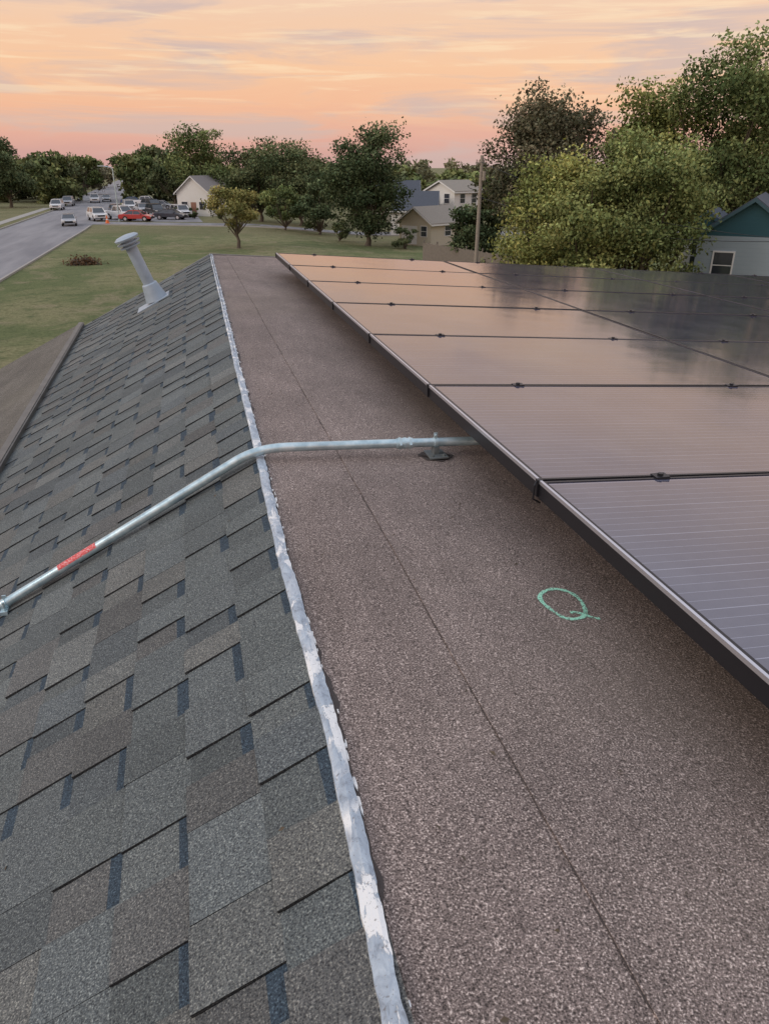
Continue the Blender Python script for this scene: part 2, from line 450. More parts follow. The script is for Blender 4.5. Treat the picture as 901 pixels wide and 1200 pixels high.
# ------------------------------------------------------------------ conduit
con = empty('electrical_conduit')
R = .0165
def slz(x): return ZR - SL*(XR-x)
xA = -1.25
P0 = Vector((xA, 2.56, slz(xA)+.030)); P3 = Vector((1.35, 2.50, 3.935))
corner = Vector((.175, 2.51, 3.995))
A = corner + (P0-corner).normalized()*.09; B = corner + (P3-corner).normalized()*.11
path = [P0, P0.lerp(A, .5), A]
for i in range(1, 12):
    q = i/12; path.append(A*(1-q)**2+corner*2*q*(1-q)+B*q*q)
path += [B, B.lerp(P3, .5), P3]
mb = MB(); mb.tube(path, R, 20); mb.obj('steel_tube', [m_galv], con, smooth=True)
def on(P, Q, x):
    q = (x-P.x)/(Q.x-P.x); return P.lerp(Q, q)
dB = (P3-B).normalized(); dA = (A-P0).normalized()
mb = MB()
c = on(B, P3, .715)
mb.tube([c-dB*.030, c-dB*.030, c+dB*.030], [R+.001, R+.003, R+.003], 20)
for q in (-.022, .016): mb.tube([c+dB*q, c+dB*(q+.008)], R+.0065, 6)
mb.tube([c-dB*.005, c+dB*.005], R+.005, 20)
c = on(B, P3, .835)
mb.tube([c-dB*.007, c+dB*.007], R+.003, 20)
mb.box((c.x-.007, c.y-.003, c.z+R), (c.x+.007, c.y+.003, c.z+R+.020)); mb.tube([(c.x, c.y-.012, c.z+R+.012), (c.x, c.y+.012, c.z+R+.012)], .004, 8)
c = on(P0, A, -.755)
mb.tube([c-dA*.009, c+dA*.009], R+.003, 20)
mb.box((c.x-.012, c.y-.045, slz(c.x)+.008), (c.x+.012, c.y+.045, slz(c.x)+.022)); mb.tube([(c.x, c.y-.03, c.z-.01), (c.x, c.y-.03, c.z+.02)], .005, 8)
mb.box((c.x-.007, c.y-.003, c.z+R), (c.x+.007, c.y+.003, c.z+R+.015))
mb.obj('fittings', [m_galv], con)
m_dkst = simple_mat('dark_strut', (.20, .22, .22, 1), .5, .5, .5, 60)
mb = MB(); c = on(B, P3, .835)
mb.box((c.x-.035, c.y-.055, MZ(c.x, .011)), (c.x+.035, c.y+.035, MZ(c.x, .016)))
mb.box((c.x-.010, c.y-.020, MZ(c.x, .016)), (c.x+.010, c.y+.020, c.z-R+.002))
for q in (-.022, .022): mb.tube([(c.x+q, c.y-.038, MZ(c.x, .014)), (c.x+q, c.y-.038, MZ(c.x, .022))], .006, 6)
mb.obj('roof_mount', [m_dkst], con)
mb = MB(); nn = 30
for (sx, sy, hh) in ((.066, .052, .0065), (.050, .040, .0105)):
    ring = [(c.x+sx*(1+.4*mnoise.noise(Vector((math.cos(6.28*k/nn)*2, math.sin(6.28*k/nn)*2, 5+hh*90))))*math.cos(6.28318*k/nn), c.y-.012+sy*(1+.4*mnoise.noise(Vector((math.cos(6.28*k/nn)*2, math.sin(6.28*k/nn)*2, 1+hh*90))))*math.sin(6.28318*k/nn)) for k in range(nn)]
    mb.face([(x, y, MZ(x, hh)) for x, y in ring])
mb.obj('mount_sealant', [m_tar], con)
m_, t_, b_2 = new_mat('red_warning_label'); co = t_.coord('Object')
n = t_.noise(t_.mapping(co, (40, 60, 300)), 3, 2, .5)
cc = t_.mix(t_.smooth(n, .55, .6), (.62, .04, .04, 1), (.75, .50, .50, 1)); t_.link(cc, b_2.inputs['Base Color']); b_2.inputs['Roughness'].default_value = .4
mb = MB(); ca = on(P0, A, -.55); cb = on(P0, A, -.41); ax = (cb-ca).normalized()
u = ax.cross(Vector((0, 0, 1))).normalized(); v = u.cross(ax).normalized()
vs = []; ns = 10
for q in (ca, cb):
    for k in range(ns+1):
        an = math.radians(15+120*k/ns); vs.append(q+(u*math.cos(an)+v*math.sin(an))*(R+.0009))
mb.mesh(vs, [(k, k+1, ns+2+k, ns+1+k) for k in range(ns)]); mb.obj('warning_label', [m_], con, smooth=True)

# ------------------------------------------------------------------ vent pipe
vp = empty('plumbing_vent_pipe')
m_pvc = simple_mat('grey_painted_pipe', (.34, .40, .46, 1), .5, .2, .25, 12)
vb = Vector((-.34, 8.15, slz(-.34)+.03)); vd = Vector((-.36, -.05, 1)).normalized()
mb = MB()
f = lambda d: vb+vd*d
mb.tube([f(-.04), f(.03), f(.12), f(.13)], [.115, .098, .078, .066], 24)
mb.tube([f(.02), f(.52)], .058, 24)
mb.tube([f(.50), f(.505), f(.52), f(.521)], [.06, .10, .105, .06], 24)
mb.tube([f(.535), f(.54), f(.555), f(.556)], [.06, .112, .116, .06], 24)
mb.tube([f(.572), f(.577), f(.594), f(.612), f(.622)], [.06, .118, .122, .095, .03], 24)
mb.tube([f(.50), f(.6)], .070, 24)
mb.obj('pipe_and_cap', [m_pvc], vp)
mb = MB(); s0 = (XR+.07-vb.x)/cth
q = [SP(s0-.16, 7.99, .012), SP(s0+.18, 7.99, .012), SP(s0+.18, 8.30, .012), SP(s0-.16, 8.30, .012)]
q2 = [SP(s0-.16, 7.99, .002), SP(s0+.18, 7.99, .002), SP(s0+.18, 8.30, .002), SP(s0-.16, 8.30, .002)]
mb.mesh(q+q2, [(0,1,2,3),(0,4,5,1),(1,5,6,2),(2,6,7,3),(3,7,4,0)]); mb.obj('flashing_plate', [m_pvc], vp)

# ------------------------------------------------------------------ chalk mark
m_chalk, t_, b_2 = new_mat('green_chalk'); co = t_.coord('Object')
n = t_.noise(co, 240, 2, .7); n_b = t_.noise(co, 35, 2, .5)
b_2.inputs['Base Color'].default_value = (.36, .72, .53, 1); b_2.inputs['Roughness'].default_value = .9
t_.link(t_.smooth(t_.math('ADD', n, t_.math('MULTIPLY', t_.math('SUBTRACT', n_b, .5), .4)), .36, .50), b_2.inputs['Alpha'])
mb = MB()
def ribbon(pts, w, hh):
    L = len(pts); out = []
    for i, p in enumerate(pts):
        d = Vector(pts[min(i+1, L-1)])-Vector(pts[max(i-1, 0)]); d.normalize(); nrm = Vector((-d.y, d.x))
        ww = w*(.7+.7*abs(mnoise.noise(Vector((p[0]*60, p[1]*60, 0)))))
        a = Vector(p)+nrm*ww/2; b = Vector(p)-nrm*ww/2; out.append((a, b))
    for (a, b), (c, d) in zip(out[:-1], out[1:]):
        mb.face([(a.x, a.y, MZ(a.x, hh)), (b.x, b.y, MZ(b.x, hh)), (d.x, d.y, MZ(d.x, hh)), (c.x, c.y, MZ(c.x, hh))])
cx, cyy = .824, 1.425
pts = [(cx+(.050+.004*math.sin(3*a))*math.cos(a), cyy+(.076+.006*math.sin(2*a+1))*math.sin(a)) for a in np.linspace(-1.0, 2*math.pi-.45, 60)]
ribbon(pts, .0125, .0056)
ribbon([(cx-.004+q*.055, cyy-.044-.028*q+.007*math.sin(q*5)) for q in np.linspace(0, 1.1, 14)], .012, .0064)
mb.obj('chalk_circle_mark', [m_chalk])
m_deb = simple_mat('roof_debris', (.10, .075, .05, 1), .9)
mb = MB(); r5 = random.Random(21)
for _ in range(150):
    x = r5.uniform(.24, .95) if r5.random() < .6 else r5.uniform(-1.1, .1); y = r5.uniform(.2, 8.5)
    zz0 = MZ(x, .008) if x > XR else slz(x)+.012
    a = r5.uniform(0, 6.28); l = r5.uniform(.003, .009); w_ = l*r5.uniform(.25, .6); dx, dy = math.cos(a), math.sin(a)
    tz = (-MS if x > XR else SL)
    P = [(x+dx*l*u_-dy*w_*v_, y+dy*l*u_+dx*w_*v_) for u_, v_ in ((-1, 0), (0, -1), (1, 0), (0, 1))]
    mb.face([(p[0], p[1], zz0+tz*(p[0]-x)+(.003 if k == 1 else 0)) for k, p in enumerate(P)])
mb.obj('roof_leaf_litter', [m_deb])

# ------------------------------------------------------------------ ground
def axis(vals): return np.unique(np.concatenate(vals))
gx = axis([np.linspace(-2000, -150, 10), np.linspace(-150, -30, 13), np.linspace(-30, 60, 46), np.linspace(60, 150, 10), np.linspace(150, 2000, 10)])
gy = axis([np.linspace(-300, -20, 6), np.linspace(-20, 130, 76), np.linspace(130, 300, 12), np.linspace(300, 3000, 14)])
X, Y = np.meshgrid(gx, gy); Z = terrain_np(X, Y)
vs = np.stack([X, Y, Z], -1).reshape(-1, 3).tolist(); nx = len(gx)
fs = [(j*nx+i, j*nx+i+1, (j+1)*nx+i+1, (j+1)*nx+i) for j in range(len(gy)-1) for i in range(nx-1)]
m_, t, b = new_mat('lawn_grass'); co = t.coord('Object')
n = t.noise(co, .12, 5, .6); n2 = t.noise(co, .9, 5, .7); n3 = t.noise(co, 5, 5, .8)
c = t.mix(t.smooth(n, .42, .58), (.165, .19, .085, 1), (.27, .255, .135, 1))
c = t.mix(t.math('MULTIPLY', t.smooth(n2, .46, .66), .8), c, (.120, .145, .065, 1))
c = t.mix(t.math('MULTIPLY', t.smooth(t.noise(co, .28, 5, .7, .8), .52, .68), .8), c, (.32, .27, .17, 1))
sp = t.node('ShaderNodeSeparateXYZ'); t.link(co, sp.inputs[0])
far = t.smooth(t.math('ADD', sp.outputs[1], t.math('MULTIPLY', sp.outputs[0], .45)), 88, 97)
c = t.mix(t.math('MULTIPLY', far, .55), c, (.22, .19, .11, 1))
c = t.mix(t.math('MULTIPLY', t.smooth(n3, .42, .66), .6), c, (.07, .085, .035, 1))
t.link(c, b.inputs['Base Color']); b.inputs['Roughness'].default_value = .95; b.inputs['Specular IOR Level'].default_value = .1
t.link(t.bump(n3, .9, .16), b.inputs['Normal'])
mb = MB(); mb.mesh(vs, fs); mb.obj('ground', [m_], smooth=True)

m_asph, t, b = new_mat('worn_asphalt'); co = t.coord('Object')
n = t.noise(t.mapping(co, (1, .12, 1)), .6, 5, .6); n2 = t.noise(co, 30, 2, .6)
c = t.ramp(n, [(.35, (.17, .165, .175)), (.65, (.26, .25, .255))])
c = t.mix(t.math('MULTIPLY', t.smooth(n2, .5, .7), .3), c, (.1, .1, .1, 1))
t.link(c, b.inputs['Base Color']); b.inputs['Roughness'].default_value = .8
m_conc = simple_mat('concrete', (.33, .31, .28, 1), .85, 0, .2, 2)
def strip(mb, pts, w, h, mi=0, thick=None):
    out = []
    P = []
    for a, b in zip(pts[:-1], pts[1:]):
        n = max(1, int((Vector(b)-Vector(a)).length/2))
        for i in range(n): P.append(Vector(a).lerp(Vector(b), i/n))
    P.append(Vector(pts[-1]))
    for i, p in enumerate(P):
        d = (P[min(i+1, len(P)-1)]-P[max(i-1, 0)]).normalized(); nr = Vector((-d.y, d.x))
        out.append((p+nr*w/2, p-nr*w/2))
    for (a, b), (c, d) in zip(out[:-1], out[1:]):
        z = lambda p: (p.x, p.y, terrain(p.x, p.y)+h)
        mb.face([z(b), z(d), z(c), z(a)], mi)
        if thick:
            z0 = lambda p: (p.x, p.y, terrain(p.x, p.y)+h-thick)
            mb.face([z(a), z(c), z0(c), z0(a)], mi); mb.face([z(d), z(b), z0(b), z0(d)], mi)
S = 1.45
KP = lambda pts: [(p[0]*S, p[1]*S) for p in pts]
road = empty('street')
mb = MB(); strip(mb, KP([(-12.4, -60), (-12.2, 30), (-11.4, 70), (-11.2, 110), (-14, 170), (-20, 400)]), 10.0, .012); mb.obj('main_carriageway', [m_asph], road)
mb = MB(); strip(mb, KP([(-8.4, 79.5), (3, 74.5), (16, 68.0), (60, 60)]), 5.0, .018); mb.obj('side_street', [m_asph], road)
mb = MB(); mb.face([(-8.0*S, 82.2*S, GZ+.024), (2.0*S, 78*S, GZ+.024), (1.0*S, 112*S, GZ+.024), (-8.0*S, 116*S, GZ+.024)]); mb.obj('parking_lot', [m_asph], road)
mb = MB()
strip(mb, KP([(-8.85, -60), (-8.65, 30), (-7.9, 70), (-7.9, 75)]), .18, .13, 0, .13)
strip(mb, KP([(-15.95, -60), (-15.75, 30), (-14.95, 70), (-14.8, 110)]), .18, .13, 0, .13)
strip(mb, KP([(-7.0, 76.6), (3, 72.2), (16, 65.7), (60, 57.7)]), .25, .12, 0, .12)
mb.obj('kerbs', [m_conc], road)
mb = MB(); strip(mb, KP([(-17.5, -60), (-17.3, 30), (-16.6, 70), (-16.4, 110)]), 1.4, .02)
mb.obj('sidewalk', [m_conc], road)

# ------------------------------------------------------------------ trees
m_leaf, t, b = new_mat('leaves')
at = t.node('ShaderNodeAttribute', attribute_name='col').outputs['Color']
df = t.node('ShaderNodeBsdfDiffuse'); t.link(at, df.inputs[0]); t.link(df.outputs[0], t.n['Material Output'].inputs[0])
m_bark = simple_mat('bark', (.10, .078, .058, 1), .9, 0, .35, 8, .5)

def leaf_obj(name, P, size, C, rng, parent=None, outn=None):
    n = len(P)
    a = rng.normal(size=(n, 3)); a /= np.linalg.norm(a, axis=1)[:, None]
    b = rng.normal(size=(n, 3)); b -= a*(a*b).sum(1)[:, None]; b /= np.linalg.norm(b, axis=1)[:, None]
    s = (size*rng.uniform(.6, 1.4, n))[:, None]
    V = np.empty((n, 4, 3)); V[:, 0] = P-a*s*.6; V[:, 1] = P-b*s*.36+a*s*.05; V[:, 2] = P+a*s*.6; V[:, 3] = P+b*s*.36+a*s*.05
    me = bpy.data.meshes.new(name); me.vertices.add(n*4); me.vertices.foreach_set('co', V.reshape(-1))
    me.loops.add(n*4); me.loops.foreach_set('vertex_index', np.arange(n*4)); me.polygons.add(n)
    me.polygons.foreach_set('loop_start', np.arange(n)*4); me.polygons.foreach_set('loop_total', np.full(n, 4))
    me.update(calc_edges=True)
    at = me.color_attributes.new('col', 'FLOAT_COLOR', 'POINT')
    CC = np.ones((n, 4, 4)); CC[:, :, :3] = C[:, None, :]; at.data.foreach_set('color', CC.reshape(-1))
    me.materials.append(m_leaf)
    o = bpy.data.objects.new(name, me); scene.collection.objects.link(o)
    if parent: o.parent = parent
    return o

def crown_points(rng, c, rx, ry, rz, ncl, n, base, clr, flat=.7):
    cs = []
    while len(cs) < ncl:
        p = rng.uniform(-1, 1, 3); r = np.linalg.norm(p)
        if r < 1.03 and (r > .35 or rng.random() < .3):
            if p[2] < -.75 and abs(p[0])+abs(p[1]) > 1.1: continue
            cs.append(p)
    cs = np.array(cs); cen = c + cs*np.array([rx, ry, rz])*.84
    cr = clr*min(rx, rz)*rng.uniform(.5, 1.25, ncl)
    br = rng.uniform(.66, 1.34, ncl)
    idx = rng.choice(ncl, n, p=cr**2/(cr**2).sum())
    d = rng.normal(size=(n, 3)); d /= np.linalg.norm(d, axis=1)[:, None]
    rad = rng.uniform(0, 1, n)**.45
    lob = 1+.25*np.sin(d[:, 0]*5+idx*1.7)*np.cos(d[:, 1]*6+idx*.9)+.18*np.sin(d[:, 2]*9+idx)
    rad *= lob
    rad *= 1+.16*np.minimum(np.abs(rng.normal(size=n)), 1.6)*(rng.random(n) < .2)
    P = cen[idx] + d*(cr[idx]*rad)[:, None]*np.array([1, 1, flat])
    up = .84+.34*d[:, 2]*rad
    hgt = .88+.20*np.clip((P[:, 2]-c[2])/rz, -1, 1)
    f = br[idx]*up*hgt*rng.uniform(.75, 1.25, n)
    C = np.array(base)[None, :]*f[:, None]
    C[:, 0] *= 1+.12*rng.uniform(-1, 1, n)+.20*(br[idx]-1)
    return P, np.clip(C, .005, .6), cen

def tree(name, x, y, h, wd, trunk, base, seed, n=9000, leaf=.2, ncl=26, z0=None, clr=.36):
    rng = np.random.default_rng(seed)
    if z0 is None: z0 = terrain(x, y)
    e = empty(name, (x, y, z0))
    cb = trunk*.55
    rz = (h-cb)/2; c = np.array([0, 0, cb+rz])
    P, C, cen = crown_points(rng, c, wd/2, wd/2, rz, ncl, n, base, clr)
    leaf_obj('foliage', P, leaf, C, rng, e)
    mb = MB(); r0 = .025*h+.03
    top = Vector((rng.uniform(-.2, .2), rng.uniform(-.2, .2), cb+rz*1.0))
    tp = [Vector((0, 0, -.2)), Vector((0, 0, .15)), Vector((.05*h*.2, 0, cb*.5)), Vector((top.x*.5, top.y*.5, cb)), top]
    mb.tube(tp, [r0*1.4, r0, r0*.8, r0*.62, r0*.3], 10)
    for q in cen[:min(len(cen), 16)]:
        q = Vector(q); s = Vector((top.x*.5, top.y*.5, cb*rng.uniform(.75, 1.1)+.0)); s.z = min(s.z, q.z-.1) if q.z > cb*.8 else s.z
        m = s.lerp(q, .5)+Vector((0, 0, -.12*(q-s).length*.4)); m.x += rng.uniform(-.1, .1)
        mb.tube([s, m, q], [r0*.42, r0*.26, r0*.08], 6)
    mb.obj('trunk_and_limbs', [m_bark], e, smooth=True)
    return e
def pos(px, D):
    a = math.atan((px-450)/960.0)+math.radians(14.3)
    return D/math.cos(a-math.radians(14.3))*math.sin(a), D/math.cos(a-math.radians(14.3))*math.cos(a)
G1 = (.185, .225, .092); G2 = (.145, .175, .088); G3 = (.285, .300, .105); G4 = (.115, .148, .076); G5 = (.31, .29, .11)
T = [
 ('ornamental_pear_tree', 272, 51.5, 4.4, 3.9, 1.6, G5, 9000, .13, 26),
 ('oak_tree', 430, 58, 8.2, 6.6, 1.3, G4, 20000, .17, 54),
 ('oak_tree', 235, 92, 9.3, 8.2, 2.0, G1, 11000, .24, 34),
 ('oak_tree', 302, 78, 7.7, 7.6, 1.4, G2, 13000, .21, 40),
 ('oak_tree', 350, 76, 7.4, 7.6, 1.2, G2, 13000, .21, 40),
 ('hackberry_tree', 330, 68, 3.8, 5.0, .4, G1, 5000, .18, 16),
 ('hackberry_tree', 372, 66, 4.0, 5.0, .4, G4, 5000, .18, 16),
 ('oak_tree', 4, 104, 8.2, 8.0, 2.2, G4, 10000, .28, 28),
 ('oak_tree', 45, 120, 6.6, 6.0, 2.5, G2, 5000, .34, 20),
 ('oak_tree', 160, 128, 7.2, 9.5, 2.0, G1, 8000, .34, 24),
 ('oak_tree', 95, 150, 7.0, 8.5, 2.0, G1, 6000, .4, 22),
 ('oak_tree', 200, 112, 6.5, 7.0, 1.5, G2, 6000, .3, 20),
 ('pecan_tree', 637, 50, 12.2, 8.4, 2.5, (.160, .150, .095), 34000, .16, 76),
 ('elm_tree', 652, 36, 7.6, 5.8, 1.0, G3, 26000, .12, 58),
 ('elm_tree', 757, 34, 8.9, 6.0, 1.0, (.215, .250, .098), 34000, .12, 66),
 ('elm_tree', 705, 33, 7.6, 4.6, 1.0, (.24, .265, .10), 18000, .12, 40),
 ('pecan_tree', 765, 52, 12.4, 8.6, 2.5, G3, 26000, .18, 60),
 ('pecan_tree', 850, 48, 13.8, 8.8, 4.0, G1, 30000, .17, 64),
 ('pecan_tree', 935, 50, 15.8, 10.0, 4.0, G3, 26000, .18, 58),
 ('hackberry_tree', 848, 50, 9.4, 5.6, 1.5, G1, 12000, .16, 34),
 ('hackberry_tree', 577, 62, 6.9, 4.4, 1.0, G2, 8000, .19, 22),
 ('hackberry_tree', 550, 60, 5.6, 4.0, .4, G4, 5000, .19, 18),
]
for i, (nm, px, D, h, wd, tr, col, n, lf, nc) in enumerate(T):
    if px < 480: D *= S; h *= S; wd *= S; tr *= S; lf *= 1.35
    x, y = pos(px, D); tree(nm, x, y, h, wd, tr, col, 100+i, n, lf, nc)

rng = np.random.default_rng(9)
Ps, Cs = [], []
def mass(nn, p0, p1, d0, d1, h0, h1, nl, hzf):
    for i in range(nn):
        px = rng.uniform(p0, p1); D = rng.uniform(d0, d1); x, y = pos(px, D)
        if -24 < x < -10 and y < 260: continue
        h = rng.uniform(h0, h1); wd = rng.uniform(8, 15); gz = terrain(x, y)
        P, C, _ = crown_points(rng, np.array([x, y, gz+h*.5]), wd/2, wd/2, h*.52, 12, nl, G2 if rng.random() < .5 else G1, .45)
        hz = hzf*(D-120)/180; C = C*(1-hz*.5)*.85+np.array([.20, .15, .12])*hz*.8  # distance haze is mixed into the leaf colours, pinker with depth
        Ps.append(P); Cs.append(C)
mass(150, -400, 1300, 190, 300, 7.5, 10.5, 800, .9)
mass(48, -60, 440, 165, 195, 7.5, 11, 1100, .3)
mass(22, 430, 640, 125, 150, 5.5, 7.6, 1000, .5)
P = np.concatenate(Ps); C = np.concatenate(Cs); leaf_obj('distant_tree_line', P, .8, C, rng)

# ------------------------------------------------------------------ buildings
m_glass = simple_mat('window_glass', (.03, .035, .045, 1), .08, 0, .2, 2, spec=1.0)
m_white = simple_mat('white_trim', (.66, .65, .63, 1), .6, 0, .06)
m_door = simple_mat('door_paint', (.25, .12, .08, 1), .5)
def siding(name, col):
    m, t, b = new_mat(name); co = t.coord('Object')
    s = t.node('ShaderNodeSeparateXYZ'); t.link(co, s.inputs[0])
    fr = t.math('FRACT', t.math('DIVIDE', s.outputs[2], .18)); n = t.noise(co, 3, 4, .6)
    c = t.mix(t.math('MULTIPLY', t.smooth(fr, .9, 1.0), .5), col, (col[0]*.4, col[1]*.4, col[2]*.4, 1))
    c = t.mix(t.math('MULTIPLY', n, .3), c, (col[0]*.7, col[1]*.68, col[2]*.64, 1))
    t.link(c, b.inputs['Base Color']); b.inputs['Roughness'].default_value = .7; t.link(t.bump(fr, .4, .02), b.inputs['Normal'])
    return m
def roofm(name, col): return simple_mat(name, col, .85, 0, .3, 9, .3)
def building(name, x, y, rotd, W, L, H, rise, wall, roof, gable=None, wins=(), door=None, garage=None, oh=.35, z0=None, trim=None):
    trim = trim or m_white
    if z0 is None: z0 = terrain(x, y)
    e = empty(name, (x, y, z0), math.radians(rotd))
    mb = MB(); w = W/2; l = L/2
    vs = [(-w,-l,-.5),(w,-l,-.5),(w,l,-.5),(-w,l,-.5),(-w,-l,H),(w,-l,H),(w,l,H),(-w,l,H)]
    mb.mesh(vs, [(0,1,5,4),(1,2,6,5),(2,3,7,6),(3,0,4,7)])
    mb.obj('walls', [wall], e)
    mb = MB(); mb.face([(-w,-l,H),(w,-l,H),(0,-l,H+rise)]); mb.face([(w,l,H),(-w,l,H),(0,l,H+rise)])
    mb.obj('gable_walls', [gable or wall], e)
    mb = MB(); sl = rise/w; T_ = .12
    for sg in (-1, 1):
        xe = sg*(w+oh); ze = H-sl*oh
        a = [(0, -l-oh, H+rise+.03), (xe, -l-oh, ze+.03), (xe, l+oh, ze+.03), (0, l+oh, H+rise+.03)]
        b = [(p[0], p[1], p[2]+T_) for p in a]
        mb.mesh(a+b, [(0,1,2,3),(7,6,5,4),(0,4,5,1),(1,5,6,2),(2,6,7,3),(3,7,4,0)])
    mb.obj('roof', [roof], e)
    mb = MB()
    for sg in (-1, 1):
        xe = sg*(w+oh); ze = H-sl*oh
        for yy in (-l-oh-.03, l+oh):
            a = [(0, yy, H+rise-.06), (xe, yy, ze-.06), (xe, yy, ze+.10), (0, yy, H+rise+.10)]
            b = [(p[0], p[1]+.03, p[2]) for p in a]
            mb.mesh(a+b, [(0,1,2,3),(7,6,5,4),(0,4,5,1),(1,5,6,2),(2,6,7,3),(3,7,4,0)])
        mb.box((min(xe, xe+sg*.03), -l-oh, ze-.10), (max(xe, xe+sg*.03), l+oh, ze+.06))
    mb.obj('fascia', [trim], e)
    mf, mg = MB(), MB()
    for side, off, zc, ww, hh in wins:
        def put(m, lo, hi):
            if side == 'S': m.box((off+lo[0], -l-hi[1], lo[2]), (off+hi[0], -l-lo[1], hi[2]))
            elif side == 'N': m.box((off+lo[0], l+lo[1], lo[2]), (off+hi[0], l+hi[1], hi[2]))
            elif side == 'W': m.box((-w-hi[1], off+lo[0], lo[2]), (-w-lo[1], off+hi[0], hi[2]))
            else: m.box((w+lo[1], off+lo[0], lo[2]), (w+hi[1], off+hi[0], hi[2]))
        a, b = ww/2, hh/2
        put(mg, (-a, .005, zc-b), (a, .02, zc+b))
        for lo, hi in [((-a-.07, 0, zc-b-.07), (-a, .05, zc+b+.07)), ((a, 0, zc-b-.07), (a+.07, .05, zc+b+.07)), ((-a, 0, zc+b), (a, .05, zc+b+.07)), ((-a, 0, zc-b-.07), (a, .05, zc-b)), ((-a, .0, zc-.02), (a, .035, zc+.02))]:
            put(mf, lo, hi)
    if wins: mf.obj('window_frames', [m_white], e); mg.obj('windows', [m_glass], e)
    if door:
        side, off, ww, hh = door; mb = MB()
        if side == 'S': mb.box((off-ww/2, -l-.04, 0), (off+ww/2, -l-.003, hh))
        else: mb.box((-w-.04, off-ww/2, 0), (-w-.003, off+ww/2, hh))
        mb.obj('door', [m_door], e)
    if garage:
        off, ww, hh = garage; mb = MB()
        for k in range(4): mb.box((off-ww/2, -l-.05, .02+k*hh/4), (off+ww/2, -l-.003, (k+1)*hh/4-.01))
        mb.obj('garage_door', [m_white], e)
    return e
s_tan = siding('tan_siding', (.52, .47, .37, 1)); s_white = siding('white_siding', (.70, .68, .64, 1)); s_grey = siding('pale_grey_siding', (.30, .36, .40, 1)); s_teal = siding('teal_siding', (.025, .095, .12, 1))
r_grey = roofm('grey_shingles', (.22, .20, .19, 1)); r_dark = roofm('dark_slate_shingles', (.07, .08, .10, 1)); r_tan = roofm('tan_shingles', (.27, .24, .20, 1))
m_tealtrim = simple_mat('dark_teal_trim', (.04, .09, .11, 1), .6)
W1 = [('S', -1.5, 1.5, 1.0, 1.1), ('S', 1.5, 1.5, 1.0, 1.1), ('W', 0, 1.5, 1.2, 1.1), ('W', -3, 1.5, 1.0, 1.1), ('W', 3, 1.5, 1.0, 1.1), ('E', 0, 1.5, 1.2, 1.1), ('E', 2.5, 1.5, 1., 1.1)]
x, y = pos(237, 128); building('white_gable_house', x, y, -30, 5.5, 8, 3.4, 2.2, s_white, r_grey, wins=W1[:5], door=('S', 0, .9, 2.0))
x, y = pos(507, 88); building('tan_house', x, y, -58, 4.6, 5.6, 2.3, 1.4, s_tan, r_tan, wins=[('S', 1.3, 1.4, .8, 1.0), ('E', 0, 1.4, 1.0, 1.0), ('E', 1.8, 1.4, .8, 1.0)], garage=(-.8, 2.2, 1.9), z0=-2.9)
x, y = pos(532, 106); building('white_two_storey_house', x, y, -62, 5.0, 5.0, 5.0, 1.1, s_white, r_tan, wins=[('S', 1.2, 4.1, .9, 1.1), ('S', -1.2, 4.1, .9, 1.1), ('E', -1, 4.1, .9, 1.1), ('E', 1.2, 4.1, .9, 1.1)], z0=-3.0)
x, y = pos(486, 102); building('dark_roof_house', x, y, 70, 6, 5.5, 2.6, 1.9, s_white, r_dark, wins=W1[2:3], z0=-2.6)
x, y = pos(462, 122); building('dark_roof_house', x, y, 75, 7, 7, 3.0, 2.2, s_tan, r_dark, wins=W1[2:3], z0=-2.4)
x, y = pos(898, 38); building('teal_gable_house', x, y, -42, 4.2, 7, 4.25, 1.5, s_grey, r_dark, gable=s_teal, wins=[('S', -.9, 3.0, .8, 1.1), ('S', -.9, 1.2, .8, 1.1)], z0=GZ, oh=.25, trim=m_tealtrim)
x, y = pos(843, 39); building('teal_gable_house', x, y, -42, 1.8, 4, 4.5, .6, s_white, r_dark, gable=s_teal, wins=[('S', .0, 3.2, .9, 1.6)], z0=GZ, oh=.15, trim=m_tealtrim)

m_wood = simple_mat('weathered_wood', (.17, .145, .12, 1), .9, 0, .35, 5, .3)
fe = empty('wooden_fence'); mb = MB(); r4 = random.Random(4)
a = Vector(pos(497, 64)); b = Vector(pos(700, 44))
d = (b-a); L = d.length; d.normalize(); nseg = int(L/.15); ang = math.atan2(d.y, d.x)
for i in range(nseg):
    p = a+d*(i*.15); zt = terrain(p.x, p.y)
    M = Matrix.Translation((p.x, p.y, zt)) @ Matrix.Rotation(ang, 4, 'Z')
    mb.box((0, -.01, 0), (.135, .01, 1.8+r4.uniform(-.05, .05)), M=M)
    if i % 16 == 0: mb.box((0, .03, 0), (.09, .12, 2.0), M=M)
    for zz_ in (.4, 1.4): mb.box((0, .011, zz_), (.15, .05, zz_+.08), M=M)
mb.obj('boards', [m_wood], fe)

up_ = empty('utility_pole'); x, y = pos(562, 43); z0 = terrain(x, y)
m_pole = simple_mat('pole_wood', (.26, .22, .18, 1), .9, 0, .3, 5, .3)
mb = MB(); mb.tube([(x, y, z0-.3), (x+.08, y, 5.4)], [.12, .085], 12); mb.box((x-.25, y-.05, 5.0), (x+.25, y+.05, 5.07))
for q in (-.2, 0.2): mb.tube([(x+q, y, 5.07), (x+q, y, 5.2)], .03, 8)
mb.tube([(x+.18, y-.15, 4.2), (x+.18, y-.15, 4.65)], .09, 12)
mb.obj('pole', [m_pole], up_)
mb = MB(); x2, y2 = pos(1100, 24)
for q, zz_ in ((0, 5.1), (.3, 3.4)):
    pts = [(x+(x2-x)*k/20, y+(y2-y)*k/20, zz_+(2.6-zz_+q)*k/20-.9*math.sin(math.pi*k/20)) for k in range(21)]
    mb.tube(pts, .012, 5)
mb.obj('overhead_wires', [m_black], up_)

